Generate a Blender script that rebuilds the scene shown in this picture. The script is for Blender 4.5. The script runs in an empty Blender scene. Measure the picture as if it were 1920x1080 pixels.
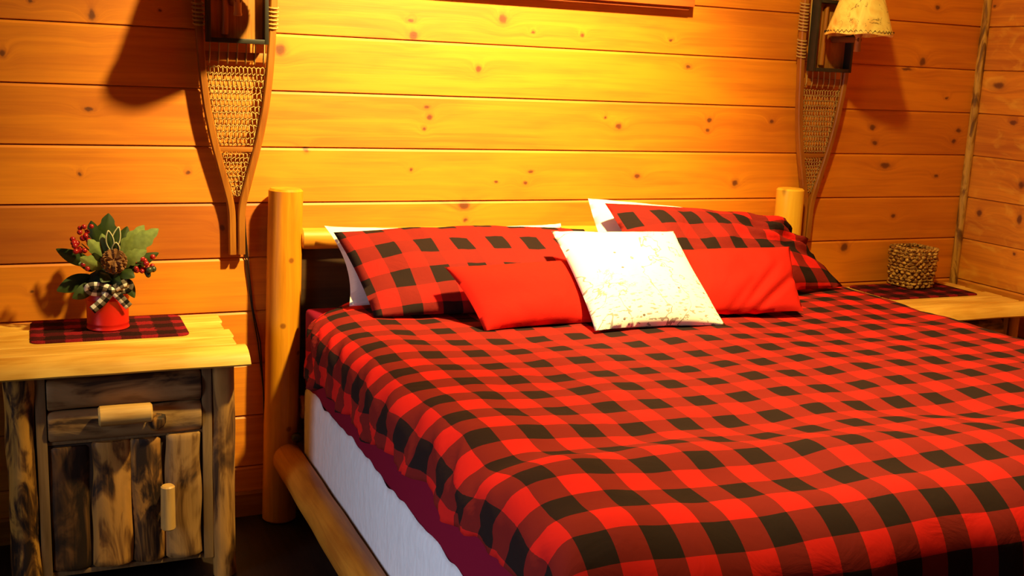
import bpy, bmesh, math, random
from mathutils import Vector, Matrix, noise as mnoise

random.seed(7)
PI = math.pi
sc = bpy.context.scene
COL = sc.collection

# ------------------------------------------------------------------ shader helpers
class N:
    def __init__(s, name, rough=0.6, spec=0.3):
        s.m = bpy.data.materials.new(name); s.m.use_nodes = True
        s.t = s.m.node_tree; s.n = s.t.nodes; s.n.clear()
        s.out = s.n.new('ShaderNodeOutputMaterial'); s.b = s.n.new('ShaderNodeBsdfPrincipled')
        s.t.links.new(s.b.outputs[0], s.out.inputs[0])
        s.b.inputs['Roughness'].default_value = rough
        s.b.inputs['Specular IOR Level'].default_value = spec
    def link(s, a, b):
        if hasattr(a, 'is_output'): s.t.links.new(a, b)
        else: b.default_value = a
    def coord(s, kind='Object'):
        if not hasattr(s, 'tc'): s.tc = s.n.new('ShaderNodeTexCoord')
        return s.tc.outputs[kind]
    def map(s, v, scale=(1, 1, 1), loc=(0, 0, 0), rot=(0, 0, 0)):
        n = s.n.new('ShaderNodeMapping'); s.link(v, n.inputs[0])
        n.inputs['Scale'].default_value = scale; n.inputs['Location'].default_value = loc; n.inputs['Rotation'].default_value = rot
        return n.outputs[0]
    def noise(s, v, scale=5, detail=3, dist=0.0, rough=0.5, out='Fac'):
        n = s.n.new('ShaderNodeTexNoise'); s.link(v, n.inputs['Vector'])
        n.inputs['Scale'].default_value = scale; n.inputs['Detail'].default_value = detail
        n.inputs['Distortion'].default_value = dist; n.inputs['Roughness'].default_value = rough
        return n.outputs[out]
    def white(s, v, dim='1D'):
        n = s.n.new('ShaderNodeTexWhiteNoise'); n.noise_dimensions = dim
        s.link(v, n.inputs['W' if dim == '1D' else 'Vector']); return n.outputs['Value']
    def voro(s, v, scale=5, feature='F1', out='Distance'):
        n = s.n.new('ShaderNodeTexVoronoi'); n.feature = feature
        s.link(v, n.inputs['Vector']); n.inputs['Scale'].default_value = scale; return n.outputs[out]
    def math(s, op, a, b=0.0, c=0.0, clamp=False):
        n = s.n.new('ShaderNodeMath'); n.operation = op; n.use_clamp = clamp
        for i, x in enumerate((a, b, c)): s.link(x, n.inputs[i])
        return n.outputs[0]
    def vmath(s, op, a, b=(0, 0, 0)):
        n = s.n.new('ShaderNodeVectorMath'); n.operation = op
        s.link(a, n.inputs[0]); s.link(b, n.inputs[1])
        return n.outputs['Value' if op in ('LENGTH', 'DISTANCE') else 'Vector']
    def sep(s, v):
        n = s.n.new('ShaderNodeSeparateXYZ'); s.link(v, n.inputs[0]); return n.outputs
    def comb(s, x=0.0, y=0.0, z=0.0):
        n = s.n.new('ShaderNodeCombineXYZ')
        for i, q in enumerate((x, y, z)): s.link(q, n.inputs[i])
        return n.outputs[0]
    def ramp(s, f, stops, interp='LINEAR'):
        n = s.n.new('ShaderNodeValToRGB'); s.link(f, n.inputs[0]); cr = n.color_ramp; cr.interpolation = interp
        while len(cr.elements) < len(stops): cr.elements.new(0.5)
        for e, (p, c) in zip(cr.elements, stops):
            e.position = p
            if not hasattr(c, '__len__'): c = (c, c, c)
            e.color = (*c, 1)
        return n.outputs[0]
    def mix(s, f, a, b, mode='MIX'):
        n = s.n.new('ShaderNodeMix'); n.data_type = 'RGBA'; n.blend_type = mode
        s.link(f, n.inputs[0])
        for x, i in ((a, 6), (b, 7)):
            s.link(x if hasattr(x, 'is_output') else (*x, 1), n.inputs[i])
        return n.outputs[2]
    def color(s, c): s.link(c if hasattr(c, 'is_output') else (*c, 1), s.b.inputs['Base Color']); return s
    def bump(s, h, strength=0.3, dist=0.01):
        n = s.n.new('ShaderNodeBump'); n.inputs['Strength'].default_value = strength; n.inputs['Distance'].default_value = dist
        s.link(h, n.inputs['Height']); s.t.links.new(n.outputs[0], s.b.inputs['Normal']); return s

def plain(name, c, rough=0.6, spec=0.3, metal=0.0, var=0.15, scale=30):
    m = N(name, rough, spec); m.b.inputs['Metallic'].default_value = metal
    f = m.noise(m.coord(), scale, 3)
    m.color(m.mix(f, tuple(x * (1 - var) for x in c), tuple(min(1, x * (1 + var)) for x in c))).bump(f, 0.15, 0.002)
    return m.m

def axis_scale(axis, along, across):
    s = [across] * 3; s['xyz'.index(axis)] = along; return tuple(s)

def wood(name, light, dark, axis='x', rough=0.5, spec=0.3, grain=1.0, blotch=0.6, bump=0.15):
    m = N(name, rough, spec); v = m.coord()
    g = m.noise(m.map(v, axis_scale(axis, 1.2, 22)), 3.0 * grain, 6, 0.7, 0.6)
    b = m.noise(m.map(v, axis_scale(axis, 1.5, 5)), 2.2, 3, 0.5)
    f = m.math('MULTIPLY_ADD', m.math('SUBTRACT', b, 0.5), blotch * 2, g)
    k = m.voro(m.map(v, axis_scale(axis, 2.2, 6.5)), 1.0)
    kn = m.ramp(k, [(0.05, (1, 1, 1)), (0.11, (0, 0, 0))])
    c = m.ramp(f, [(0.25, dark), (0.72, light)])
    c = m.mix(m.math('MULTIPLY', kn, 0.75), c, tuple(x * 0.25 for x in dark))
    m.color(c).bump(g, bump, 0.003); return m.m

def bark(name, tan, mid, dark, axis='z', bias=0.0, patch=1.0):
    """peeled log with patches of dark inner bark left on it"""
    m = N(name, 0.6, 0.25); v = m.coord()
    a = m.noise(m.map(v, axis_scale(axis, 5 * patch, 16 * patch)), 1.0, 4, 1.2, 0.55)
    g = m.noise(m.map(v, axis_scale(axis, 3, 60)), 1.2, 5, 0.5)
    f = m.math('ADD', a, m.math('MULTIPLY_ADD', g, 0.28, bias - 0.14))
    c = m.ramp(f, [(0.36, dark), (0.45, mid), (0.54, tan), (0.74, tuple(x * 1.25 for x in tan))])
    m.color(c).bump(f, 0.5, 0.006); return m.m

# knots of the back wall: x, z, half-width, half-height (metres)
KB = [(-0.074, 1.549, 0.0101, 0.014), (0.177, 1.674, 0.0121, 0.0221), (0.16, 1.39, 0.0154, 0.0081), (0.127, 1.19, 0.0077, 0.0066), (-0.024, 0.824, 0.0076, 0.0068), (0.558, 1.015, 0.0125, 0.013), (0.748, 1.597, 0.0226, 0.0238), (0.007, 1.704, 0.0087, 0.0062), (1.191, 1.715, 0.0133, 0.007), (1.202, 1.665, 0.020, 0.0178), (1.531, 1.74, 0.0184, 0.0182), (1.651, 1.7, 0.0084, 0.0056), (1.848, 1.698, 0.0087, 0.0076), (1.445, 1.563, 0.0121, 0.0129), (2.307, 1.605, 0.0143, 0.01), (1.257, 1.425, 0.0117, 0.0073), (1.269, 1.391, 0.0138, 0.011), (1.249, 1.35, 0.0078, 0.0074), (1.962, 1.406, 0.0068, 0.0059), (2.021, 1.373, 0.0183, 0.0119), (2.422, 1.406, 0.0123, 0.0103), (2.418, 1.364, 0.0123, 0.0103), (2.719, 1.406, 0.013, 0.0106), (2.223, 1.701, 0.0117, 0.0078), (1.204, 1.208, 0.0078, 0.0075), (1.646, 1.161, 0.0107, 0.0078), (1.665, 1.202, 0.0129, 0.0059), (1.529, 1.163, 0.0105, 0.0058), (1.408, 1.079, 0.0288, 0.0174), (1.416, 1.028, 0.0103, 0.0097), (2.115, 1.185, 0.0165, 0.0102), (2.566, 1.159, 0.0179, 0.015), (3.386, 1.638, 0.0348, 0.0088), (3.468, 1.672, 0.0206, 0.022), (3.516, 1.899, 0.0147, 0.0108), (3.626, 1.525, 0.0121, 0.0068), (3.236, 1.392, 0.02, 0.0133), (3.256, 1.327, 0.0172, 0.0112), (3.716, 1.387, 0.0186, 0.0116), (3.696, 1.34, 0.0155, 0.0116), (3.327, 1.233, 0.0351, 0.0159), (3.618, 1.188, 0.0154, 0.0094), (3.402, 1.014, 0.0149, 0.0117), (3.152, 0.883, 0.023, 0.0208), (0.452, 1.197, 0.01, 0.0086), (0.835, 1.273, 0.0108, 0.0089), (0.627, 1.267, 0.0121, 0.0087), (0.375, 1.699, 0.0079, 0.0064), (2.993, 1.187, 0.011, 0.0133)]
# knots of the right wall: y, z, half-width, half-height
KR = [(-0.301, 1.181, 0.0188, 0.0198), (-0.312, 0.89, 0.0108, 0.0089), (-0.316, 1.037, 0.0161, 0.0266), (-0.098, 1.034, 0.0175, 0.0185), (-0.04, 1.919, 0.0115, 0.0067), (-0.114, 1.588, 0.0396, 0.0179), (-0.217, 1.436, 0.0246, 0.0133)]
PITCH, SEAM0 = 0.184, 1.65

def plank_wood(name, ax, knots, light, dark, patch=None, rough=0.56):
    m = N(name, rough, 0.62); v = m.coord(); X = m.sep(v)
    al = X[0] if ax == 'x' else X[1]; z = X[2]
    row = m.math('FLOOR', m.math('DIVIDE', m.math('SUBTRACT', z, SEAM0 - 20 * PITCH), PITCH))
    rnd = m.white(row)
    off = m.math('MULTIPLY', rnd, 37.0)
    p = m.comb(m.math('ADD', al, off), 0.0, m.math('ADD', z, off))
    # knots
    wob = m.noise(m.map(v, (30, 30, 30)), 1.5, 2, out='Color')
    pd = m.vmath('ADD', m.comb(al, 0.0, z), m.vmath('MULTIPLY', m.vmath('SUBTRACT', wob, (0.5, 0.5, 0.5)), (0.013, 0.0, 0.013)))
    d = 50.0
    for (a, b, c, e) in knots:
        q = m.vmath('MULTIPLY', m.vmath('SUBTRACT', pd, (a, 0, b)), (1 / c, 0, 1 / e))
        d = m.math('MINIMUM', d, m.vmath('LENGTH', q))
    d = m.math('MULTIPLY', d, 1.15)
    near = m.math('POWER', 2.718, m.math('MULTIPLY', d, -0.55))
    # grain bends round the knots
    pz = m.comb(m.math('MULTIPLY', m.sep(p)[0], 0.5), 0.0, m.math('ADD', m.math('MULTIPLY', m.sep(p)[2], 13.0), m.math('MULTIPLY', near, 1.1)))
    g = m.noise(pz, 2.6, 6, 0.9, 0.58)
    fine = m.noise(m.map(p, (4, 1, 160)), 1.0, 3, 0.2)
    b = m.noise(m.map(p, (1.6, 1, 7)), 1.5, 3, 0.6)
    f = m.math('MULTIPLY_ADD', m.math('SUBTRACT', b, 0.5), 0.75, g)
    f = m.math('MULTIPLY_ADD', m.math('SUBTRACT', fine, 0.5), 0.22, f)
    f = m.math('MULTIPLY_ADD', m.math('SUBTRACT', rnd, 0.5), 0.22, f)
    c = m.ramp(f, [(0.25, dark), (0.7, light)])
    if ax == 'x':                                    # one board of darker timber left of the bed
        dk = m.math('MULTIPLY', m.math('COMPARE', row, 16.0, 0.1), m.math('LESS_THAN', al, 0.71))
        c = m.mix(dk, c, (0.66, 0.55, 0.6), 'MULTIPLY')
    if patch:
        pf = m.ramp(m.noise(m.map(p, (5, 1, 9)), 1.4, 4, 1.5), [(0.52, 0.0), (0.72, 1.0)])
        c = m.mix(m.math('MULTIPLY', pf, 0.55), c, patch)
    halo = m.ramp(d, [(0.0, 1.0), (0.20, 0.75), (0.5, 0.0)], 'EASE')       # ramp input is d, clamped at 1
    d5 = m.math('DIVIDE', d, 3.0)
    halo = m.ramp(d5, [(0.25, 1.0), (0.75, 0.0)], 'EASE')
    c = m.mix(m.math('MULTIPLY', halo, 0.42), c, (0.33, 0.075, 0.008))
    core = m.ramp(d5, [(0.0, 1.0), (0.2, 0.9), (0.36, 0.0)])
    c = m.mix(m.math('MULTIPLY', core, 0.88), c, (0.095, 0.018, 0.004))
    m.color(c).bump(m.math('ADD', m.math('MULTIPLY', g, 0.5), fine), 0.10, 0.002)
    return m.m

def buffalo(name, period, red, mid, black, off=(0, 0), wrinkle=0.25, rough=0.85, soft=0.0, swap=False):
    m = N(name, rough, 0.07); uv = m.coord('UV'); X = m.sep(uv)
    def stripe(c, o, per):
        x = m.math('FRACT', m.math('ADD', m.math('DIVIDE', c, per), o))
        return m.math('LESS_THAN', x, 0.5)
    pu, pv = period if hasattr(period, '__len__') else (period, period)
    su, sv = stripe(X[0], off[0], pu), stripe(X[1], off[1], pv)
    s = m.math('ADD', su, sv)
    c = m.ramp(m.math('DIVIDE', s, 2.0), [(0.0, red), (0.3, mid), (0.8, black)], 'CONSTANT')
    tw = m.noise(m.map(uv, (900, 900, 1)), 1.0, 2)
    wr = m.noise(m.map(uv, (1, 1, 1)), 9, 4, 1.4, 0.5)
    m.color(c).bump(m.math('ADD', wr, m.math('MULTIPLY', tw, 0.05)), wrinkle, 0.02)
    return m.m

# ------------------------------------------------------------------ mesh helpers
class MB:
    def __init__(s): s.v = []; s.f = []; s.uv = []; s.mi = []; s.mat = 0
    def add(s, vs, fs, uvs=None):
        o = len(s.v); s.v += [Vector(p) for p in vs]
        s.uv += list(uvs) if uvs else [(0.0, 0.0)] * len(vs)
        s.f += [[i + o for i in f] for f in fs]; s.mi += [s.mat] * len(fs); return s
    def box(s, x0, x1, y0, y1, z0, z1, bev=0.0, seg=2):
        bm = bmesh.new(); bmesh.ops.create_cube(bm, size=1)
        bmesh.ops.scale(bm, vec=(x1 - x0, y1 - y0, z1 - z0), verts=bm.verts)
        bmesh.ops.translate(bm, vec=((x0 + x1) / 2, (y0 + y1) / 2, (z0 + z1) / 2), verts=bm.verts)
        if bev: bmesh.ops.bevel(bm, geom=bm.edges[:], offset=bev, segments=seg, affect='EDGES', profile=0.6)
        bm.verts.index_update()
        s.add([v.co.copy() for v in bm.verts], [[v.index for v in f.verts] for f in bm.faces]); bm.free(); return s
    def grid(s, nu, nv, fn, uvfn=None, flip=False):
        vs, uv, fs = [], [], []
        for j in range(nv + 1):
            for i in range(nu + 1):
                u, v = i / nu, j / nv
                vs.append(fn(u, v)); uv.append(uvfn(u, v) if uvfn else (u, v))
        for j in range(nv):
            for i in range(nu):
                a = j * (nu + 1) + i; q = [a, a + 1, a + nu + 2, a + nu + 1]
                fs.append(q[::-1] if flip else q)
        return s.add(vs, fs, uv)
    def tube(s, pts, r, seg=8, closed=False, cap=True, squash=None):
        pts = [Vector(p) for p in pts]; n = len(pts)
        rr = r if hasattr(r, '__len__') else [r] * n
        vs, fs = [], []; up = None
        for i, p in enumerate(pts):
            a = pts[(i - 1) % n] if (closed or i > 0) else p
            b = pts[(i + 1) % n] if (closed or i < n - 1) else p
            t = (b - a).normalized()
            if up is None:
                up = t.cross(Vector((0, 0, 1)))
                if up.length < 0.2: up = t.cross(Vector((1, 0, 0)))
                up.normalize()
            up = (up - t * up.dot(t)).normalized(); w = t.cross(up)
            for k in range(seg):
                an = 2 * PI * k / seg
                ca, sa = math.cos(an), math.sin(an)
                if squash: ca *= squash[0]; sa *= squash[1]
                vs.append(p + (up * ca + w * sa) * rr[i])
        m = n if closed else n - 1
        for i in range(m):
            for k in range(seg):
                a = i * seg; b = ((i + 1) % n) * seg; k2 = (k + 1) % seg
                fs.append([a + k, a + k2, b + k2, b + k])
        if cap and not closed:
            fs.append(list(range(seg))[::-1]); fs.append([(n - 1) * seg + k for k in range(seg)])
        return s.add(vs, fs)
    def log(s, p0, p1, r0, r1=None, seg=20, rings=16, rough=0.05, seed=0, chamfer=0.006, half=None):
        """irregular round log; half keeps it flattened on one side (direction vector)"""
        p0, p1 = Vector(p0), Vector(p1); r1 = r1 or r0; d = p1 - p0; L = d.length; t = d / L
        a = t.cross(Vector((0, 1, 0)));
        if a.length < 0.3: a = t.cross(Vector((1, 0, 0)))
        a.normalize(); b = t.cross(a); vs, fs = [], []
        st = [0.0, chamfer / L] + [chamfer / L + (1 - 2 * chamfer / L) * i / rings for i in range(1, rings)] + [1 - chamfer / L, 1.0]
        for q in st:
            c = p0 + d * q; r = r0 + (r1 - r0) * q
            if q in (0.0, 1.0): r -= chamfer
            for k in range(seg):
                an = 2 * PI * k / seg; dr = a * math.cos(an) + b * math.sin(an)
                nz = mnoise.noise(Vector((math.cos(an) * 1.1 + seed * 3.7, math.sin(an) * 1.1, q * L * 7)))
                nz2 = mnoise.noise(Vector((seed * 1.3 + 9, q * L * 5, 2)))
                vs.append(c + dr * r * (1 + rough * nz * 1.6) + (a * nz2 + b * mnoise.noise(Vector((seed, q * L * 5, 7)))) * r * rough * 1.2)
        n = len(st)
        for i in range(n - 1):
            for k in range(seg):
                k2 = (k + 1) % seg; fs.append([i * seg + k, i * seg + k2, (i + 1) * seg + k2, (i + 1) * seg + k])
        fs.append(list(range(seg))[::-1]); fs.append([(n - 1) * seg + k for k in range(seg)])
        return s.add(vs, fs)
    def lathe(s, prof, seg=32, c=(0, 0), close=False):
        vs, fs = [], []; n = len(prof)
        for (r, z) in prof:
            for k in range(seg):
                an = 2 * PI * k / seg; vs.append((c[0] + r * math.cos(an), c[1] + r * math.sin(an), z))
        for i in range(n - 1 if not close else n):
            for k in range(seg):
                k2 = (k + 1) % seg; i2 = (i + 1) % n
                fs.append([i * seg + k, i * seg + k2, i2 * seg + k2, i2 * seg + k])
        if not close: fs.append(list(range(seg))[::-1]); fs.append([(n - 1) * seg + k for k in range(seg)])
        return s.add(vs, fs)
    def sphere(s, c, r, seg=10, rings=6):
        vs, fs = [], []; c = Vector(c)
        for j in range(1, rings):
            th = PI * j / rings
            for k in range(seg):
                an = 2 * PI * k / seg
                vs.append(c + Vector((math.sin(th) * math.cos(an), math.sin(th) * math.sin(an), math.cos(th))) * r)
        t = len(vs); vs += [c + Vector((0, 0, r)), c - Vector((0, 0, r))]
        for j in range(rings - 2):
            for k in range(seg):
                k2 = (k + 1) % seg; fs.append([j * seg + k, (j + 1) * seg + k, (j + 1) * seg + k2, j * seg + k2])
        for k in range(seg):
            k2 = (k + 1) % seg; fs.append([t, k, k2]); fs.append([t + 1, (rings - 2) * seg + k2, (rings - 2) * seg + k])
        return s.add(vs, fs)
    def prism(s, poly, y0, y1, plane='xz'):
        """extrude a 2D polygon"""
        n = len(poly); mk = {'xz': lambda a, b, d: (a, d, b), 'yz': lambda a, b, d: (d, a, b), 'xy': lambda a, b, d: (a, b, d)}[plane]
        vs = [mk(a, b, y0) for a, b in poly] + [mk(a, b, y1) for a, b in poly]
        fs = [list(range(n)), [n + i for i in range(n)][::-1]] + [[i, n + i, n + (i + 1) % n, (i + 1) % n] for i in range(n)]
        return s.add(vs, fs)
    def build(s, name, mats, parent=None, smooth=40, world=True, fix=True, solid=None):
        org = ORG.get(parent, Vector((0, 0, 0))) if world else Vector((0, 0, 0))
        me = bpy.data.meshes.new(name); me.from_pydata([v - org for v in s.v], [], s.f)
        uvl = me.uv_layers.new(name='UVMap')
        for lp in me.loops: uvl.data[lp.index].uv = s.uv[lp.vertex_index]
        for m in (mats if isinstance(mats, (list, tuple)) else [mats]): me.materials.append(m)
        for p, i in zip(me.polygons, s.mi): p.material_index = i
        bm = bmesh.new(); bm.from_mesh(me)
        if fix: bmesh.ops.recalc_face_normals(bm, faces=bm.faces)
        lim = math.radians(smooth)
        for f in bm.faces: f.smooth = smooth > 0
        for e in bm.edges:
            if len(e.link_faces) == 2 and e.calc_face_angle(0) > lim: e.smooth = False
        bm.to_mesh(me); bm.free()
        o = bpy.data.objects.new(name, me); COL.objects.link(o)
        if parent: o.parent = parent
        ORG[o] = org
        if solid:
            md = o.modifiers.new('thickness', 'SOLIDIFY'); md.thickness = solid[0]; md.offset = solid[1]
        return o

ORG = {}
def thing(name, label, cat, loc, group=None):
    o = bpy.data.objects.new(name, None); COL.objects.link(o); o.location = loc; o.empty_display_size = 0.05
    ORG[o] = Vector(loc); return tag(o, label, cat, group)
def tag(o, label, cat, group=None):
    o['label'] = label; o['category'] = cat
    if group: o['group'] = group
    return o
def single(mb, name, mats, label, cat, loc, group=None, **k):
    """a thing that is one mesh, with its origin at loc"""
    anchor = Vector(loc); mb.v = [v - anchor for v in mb.v]
    o = mb.build(name, mats, None, world=False, **k); o.location = anchor; return tag(o, label, cat, group)
def copy_tree(o, parent=None):
    c = o.copy(); COL.objects.link(c)
    if parent: c.parent = parent
    for ch in list(o.children): copy_tree(ch, c)
    return c
def struct(o): o['kind'] = 'structure'; return o

# ------------------------------------------------------------------ materials
WALL_L, WALL_D = (0.76, 0.240, 0.004), (0.56, 0.146, 0.002)
M = {}
M['wall'] = plank_wood('back wall pine', 'x', KB, WALL_L, WALL_D)
M['wall_r'] = plank_wood('right wall pine', 'y', KR, (0.72, 0.235, 0.006), (0.46, 0.115, 0.003), patch=(0.82, 0.40, 0.03))
M['trim'] = bark('corner trim', (0.52, 0.26, 0.035), (0.30, 0.12, 0.012), (0.15, 0.06, 0.010), 'z', 0.0, 1.5)
M['base'] = wood('baseboard pine', (0.42, 0.15, 0.015), (0.26, 0.08, 0.008))
M['floor'] = wood('dark floor', (0.030, 0.016, 0.010), (0.012, 0.007, 0.005), 'y', 0.55)
M['ceil'] = wood('ceiling pine', (0.30, 0.12, 0.015), (0.20, 0.07, 0.008))
M['post'] = wood('honey pine log', (0.72, 0.30, 0.022), (0.52, 0.19, 0.012), 'z', 0.42, 0.35, 0.8, 0.5)
M['post_pale'] = wood('pale yellow pine log', (0.92, 0.52, 0.035), (0.80, 0.40, 0.022), 'z', 0.42, 0.35, 0.8, 0.5)
M['rail'] = wood('honey pine rail', (0.56, 0.22, 0.02), (0.36, 0.115, 0.01), 'y', 0.45)
M['railx'] = wood('headboard rail', (0.72, 0.30, 0.022), (0.50, 0.18, 0.012), 'x', 0.45)
M['panel_shade'] = wood('headboard shade brown', (0.060, 0.024, 0.005), (0.034, 0.013, 0.003), 'x', 0.6)  # shade behind the pillows, put into the colour
M['black_metal'] = plain('black metal', (0.012, 0.010, 0.009), 0.35, 0.5)
M['slab'] = wood('pale cedar slab', (0.88, 0.52, 0.095), (0.64, 0.31, 0.036), 'x', 0.45, 0.35, 0.8, 0.8)
M['slab_edge'] = M['slab']
M['leg'] = bark('peeled cedar leg', (0.42, 0.19, 0.042), (0.20, 0.082, 0.018), (0.06, 0.025, 0.008), 'z', 0.03, 0.8)
M['leg_dark'] = bark('dark cedar leg', (0.48, 0.22, 0.035), (0.14, 0.055, 0.012), (0.024, 0.011, 0.005), 'z', -0.02, 1.2)
M['slat_a'] = bark('dark half log', (0.16, 0.065, 0.018), (0.070, 0.030, 0.010), (0.026, 0.013, 0.007), 'z', -0.08)
M['slat_b'] = bark('amber half log', (0.50, 0.22, 0.045), (0.22, 0.085, 0.018), (0.045, 0.020, 0.009), 'z', 0.02, 0.9)
M['slat_c'] = bark('brown half log', (0.36, 0.15, 0.03), (0.12, 0.05, 0.014), (0.030, 0.014, 0.007), 'z', -0.03, 1.3)
M['slat_d'] = bark('pale half log', (0.36, 0.18, 0.055), (0.20, 0.088, 0.024), (0.05, 0.022, 0.008), 'z', 0.01, 0.8)
M['drawer_log'] = bark('grey cedar half log', (0.36, 0.19, 0.068), (0.22, 0.105, 0.034), (0.05, 0.022, 0.009), 'x', 0.04, 0.7)
M['stile'] = wood('grey cedar board', (0.28, 0.15, 0.055), (0.16, 0.08, 0.026), 'z', 0.6)
M['pull'] = wood('peeled twig pull', (0.80, 0.46, 0.13), (0.52, 0.25, 0.055), 'x', 0.45, 0.4)
M['pull_z'] = wood('peeled upright twig pull', (0.70, 0.38, 0.10), (0.42, 0.19, 0.045), 'z', 0.45, 0.4)
M['inside'] = plain('cabinet inside', (0.05, 0.025, 0.012), 0.8)

RED, MID, BLK = (0.58, 0.0135, 0.010), (0.180, 0.0130, 0.010), (0.020, 0.0100, 0.0085)
M['duvet'] = buffalo('buffalo check comforter', (0.1255, 0.132), RED, MID, BLK, (0.609, 0.31), 0.16)
M['sham'] = buffalo('buffalo check sham', 0.128, RED, MID, BLK, (0.29, 0.30), 0.30)
M['sham2'] = buffalo('buffalo check sham right', 0.128, RED, MID, BLK, (0.85, 0.85), 0.35)

def plush(name, c, b=0.3, sc_=9, rough=0.85):
    m = N(name, rough, 0.06); uv = m.coord('UV')
    w = m.noise(uv, sc_, 4, 1.2); f = m.noise(m.map(uv, (60, 900, 1)), 1.0, 2)
    m.color(m.mix(f, tuple(x * 0.86 for x in c), tuple(min(1, x * 1.08) for x in c)))
    m.bump(m.math('ADD', w, m.math('MULTIPLY', f, 0.06)), b, 0.02)
    return m.m
M['red'] = plush('red cushion cloth', (0.48, 0.0125, 0.007), 0.22)
M['white'] = plush('white pillowcase', (0.78, 0.76, 0.74), 0.15)
M['crimson'] = plush('dark crimson sheet', (0.20, 0.006, 0.024), 0.12)

def map_cloth():
    m = N('line drawn map cloth', 0.85, 0.12); uv = m.coord('UV'); X = m.sep(uv)
    n1 = m.noise(m.map(uv, (1, 1, 1), (3.3, 1.7, 0)), 4.5, 4, 0.6, 0.55)
    line = m.math('LESS_THAN', m.math('ABSOLUTE', m.math('SUBTRACT', n1, 0.52)), 0.0050)
    n2 = m.noise(m.map(uv, (1, 1, 1), (8.1, 4.4, 0)), 13.0, 5, 0.8, 0.6)
    line2 = m.math('LESS_THAN', m.math('ABSOLUTE', m.math('SUBTRACT', n2, 0.47)), 0.0060)
    msk = m.math('GREATER_THAN', m.noise(m.map(uv, (1, 1, 1), (2, 9, 0)), 6.0, 2), 0.60)
    line2 = m.math('MULTIPLY', line2, msk)
    vn = m.n.new('ShaderNodeTexVoronoi'); m.link(m.map(uv, (34, 46, 1)), vn.inputs['Vector']); vn.inputs['Scale'].default_value = 1.0
    dot = m.math('LESS_THAN', vn.outputs['Distance'], 0.17)
    sel = m.math('GREATER_THAN', m.white(vn.outputs['Position'], '3D'), 0.84)
    dot = m.math('MULTIPLY', dot, sel)
    low = m.ramp(X[1], [(0.06, 1.0), (0.20, 0.0)])
    dash = m.noise(m.map(uv, (45, 130, 1)), 1.0, 2)
    dash = m.math('MULTIPLY', m.math('GREATER_THAN', dash, 0.60), low)
    ink = m.math('MAXIMUM', m.math('MULTIPLY', line, 0.72), m.math('MULTIPLY', line2, 0.60))
    ink = m.math('MAXIMUM', ink, m.math('MULTIPLY', dot, 0.9))
    ink = m.math('MAXIMUM', ink, m.math('MULTIPLY', dash, 0.7))
    c = m.mix(ink, (0.80, 0.77, 0.70), (0.10, 0.06, 0.06))
    w = m.noise(uv, 10, 3, 0.8)
    m.color(c).bump(w, 0.1, 0.02); return m.m
M['map'] = map_cloth()

def quilt():
    m = N('white quilted cotton', 0.9, 0.1); v = m.coord()
    a = m.noise(m.map(v, (40, 60, 14)), 1.0, 3, 1.2)
    b = m.voro(m.map(v, (30, 42, 30)), 1.0)
    m.color(m.mix(a, (0.60, 0.58, 0.60), (0.82, 0.81, 0.82))).bump(m.math('ADD', a, b), 0.5, 0.006); return m.m
M['quilt'] = quilt()

def mat_plaid():
    m = N('red black plaid mat', 0.95, 0.05); uv = m.coord('UV'); X = m.sep(uv)
    wob = m.noise(uv, 60, 2, out='Color')
    p = m.vmath('ADD', uv, m.vmath('MULTIPLY', m.vmath('SUBTRACT', wob, (0.5, 0.5, 0.5)), (0.022, 0.022, 0)))
    Y = m.sep(p)
    s = []
    for c, per, o in ((Y[0], 0.105, 0.1), (Y[1], 0.088, 0.25)):
        s.append(m.math('LESS_THAN', m.math('FRACT', m.math('ADD', m.math('DIVIDE', c, per), o)), 0.45))
    t = m.math('DIVIDE', m.math('ADD', s[0], s[1]), 2.0)
    c = m.ramp(t, [(0.0, (0.030, 0.008, 0.008)), (0.3, (0.105, 0.010, 0.013)), (0.8, (0.36, 0.014, 0.024))], 'CONSTANT')
    n = m.noise(m.map(uv, (320, 320, 1)), 1.0, 2)
    c = m.mix(m.math('MULTIPLY', n, 0.55), c, (0.02, 0.008, 0.008))
    m.color(c).bump(n, 0.7, 0.006); return m.m
M['mat'] = mat_plaid()

def shade_skin():
    m = N('rawhide parchment', 0.6, 0.25); v = m.coord()
    a = m.noise(m.map(v, (9, 9, 6)), 1.0, 4, 1.6)
    c = m.ramp(a, [(0.3, (0.80, 0.42, 0.05)), (0.50, (0.95, 0.74, 0.17)), (0.72, (0.66, 0.30, 0.04))])
    k = m.noise(m.map(v, (16, 16, 9)), 1.0, 4, 1.0)
    sp = m.math('LESS_THAN', m.math('ABSOLUTE', m.math('SUBTRACT', k, 0.5)), 0.008)
    sp = m.math('MULTIPLY', sp, m.math('GREATER_THAN', m.noise(v, 22, 2), 0.5))
    c = m.mix(m.math('MULTIPLY', sp, 0.7), c, (0.12, 0.05, 0.015))
    m.color(c).bump(a, 0.3, 0.004)
    m.b.inputs['Transmission Weight'].default_value = 0.0
    return m.m
M['shade'] = shade_skin()
M['ash'] = wood('bent ash frame', (0.38, 0.13, 0.012), (0.24, 0.066, 0.006), 'z', 0.45, 0.35)
M['crossbar'] = wood('ash crossbar', (0.40, 0.14, 0.014), (0.28, 0.08, 0.007), 'x', 0.5)
M['rawhide'] = plain('rawhide lacing', (0.46, 0.27, 0.075), 0.55)
M['lantern'] = plain('dark bronze frame', (0.022, 0.017, 0.011), 0.45, 0.4)
M['panel'] = wood('sconce back panel', (0.46, 0.18, 0.026), (0.22, 0.075, 0.011), 'z', 0.5)
M['arm'] = wood('brown lamp arm', (0.22, 0.075, 0.016), (0.12, 0.04, 0.009), 'y', 0.5)
M['socket'] = plain('tan lamp socket', (0.42, 0.19, 0.045), 0.5)
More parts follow.
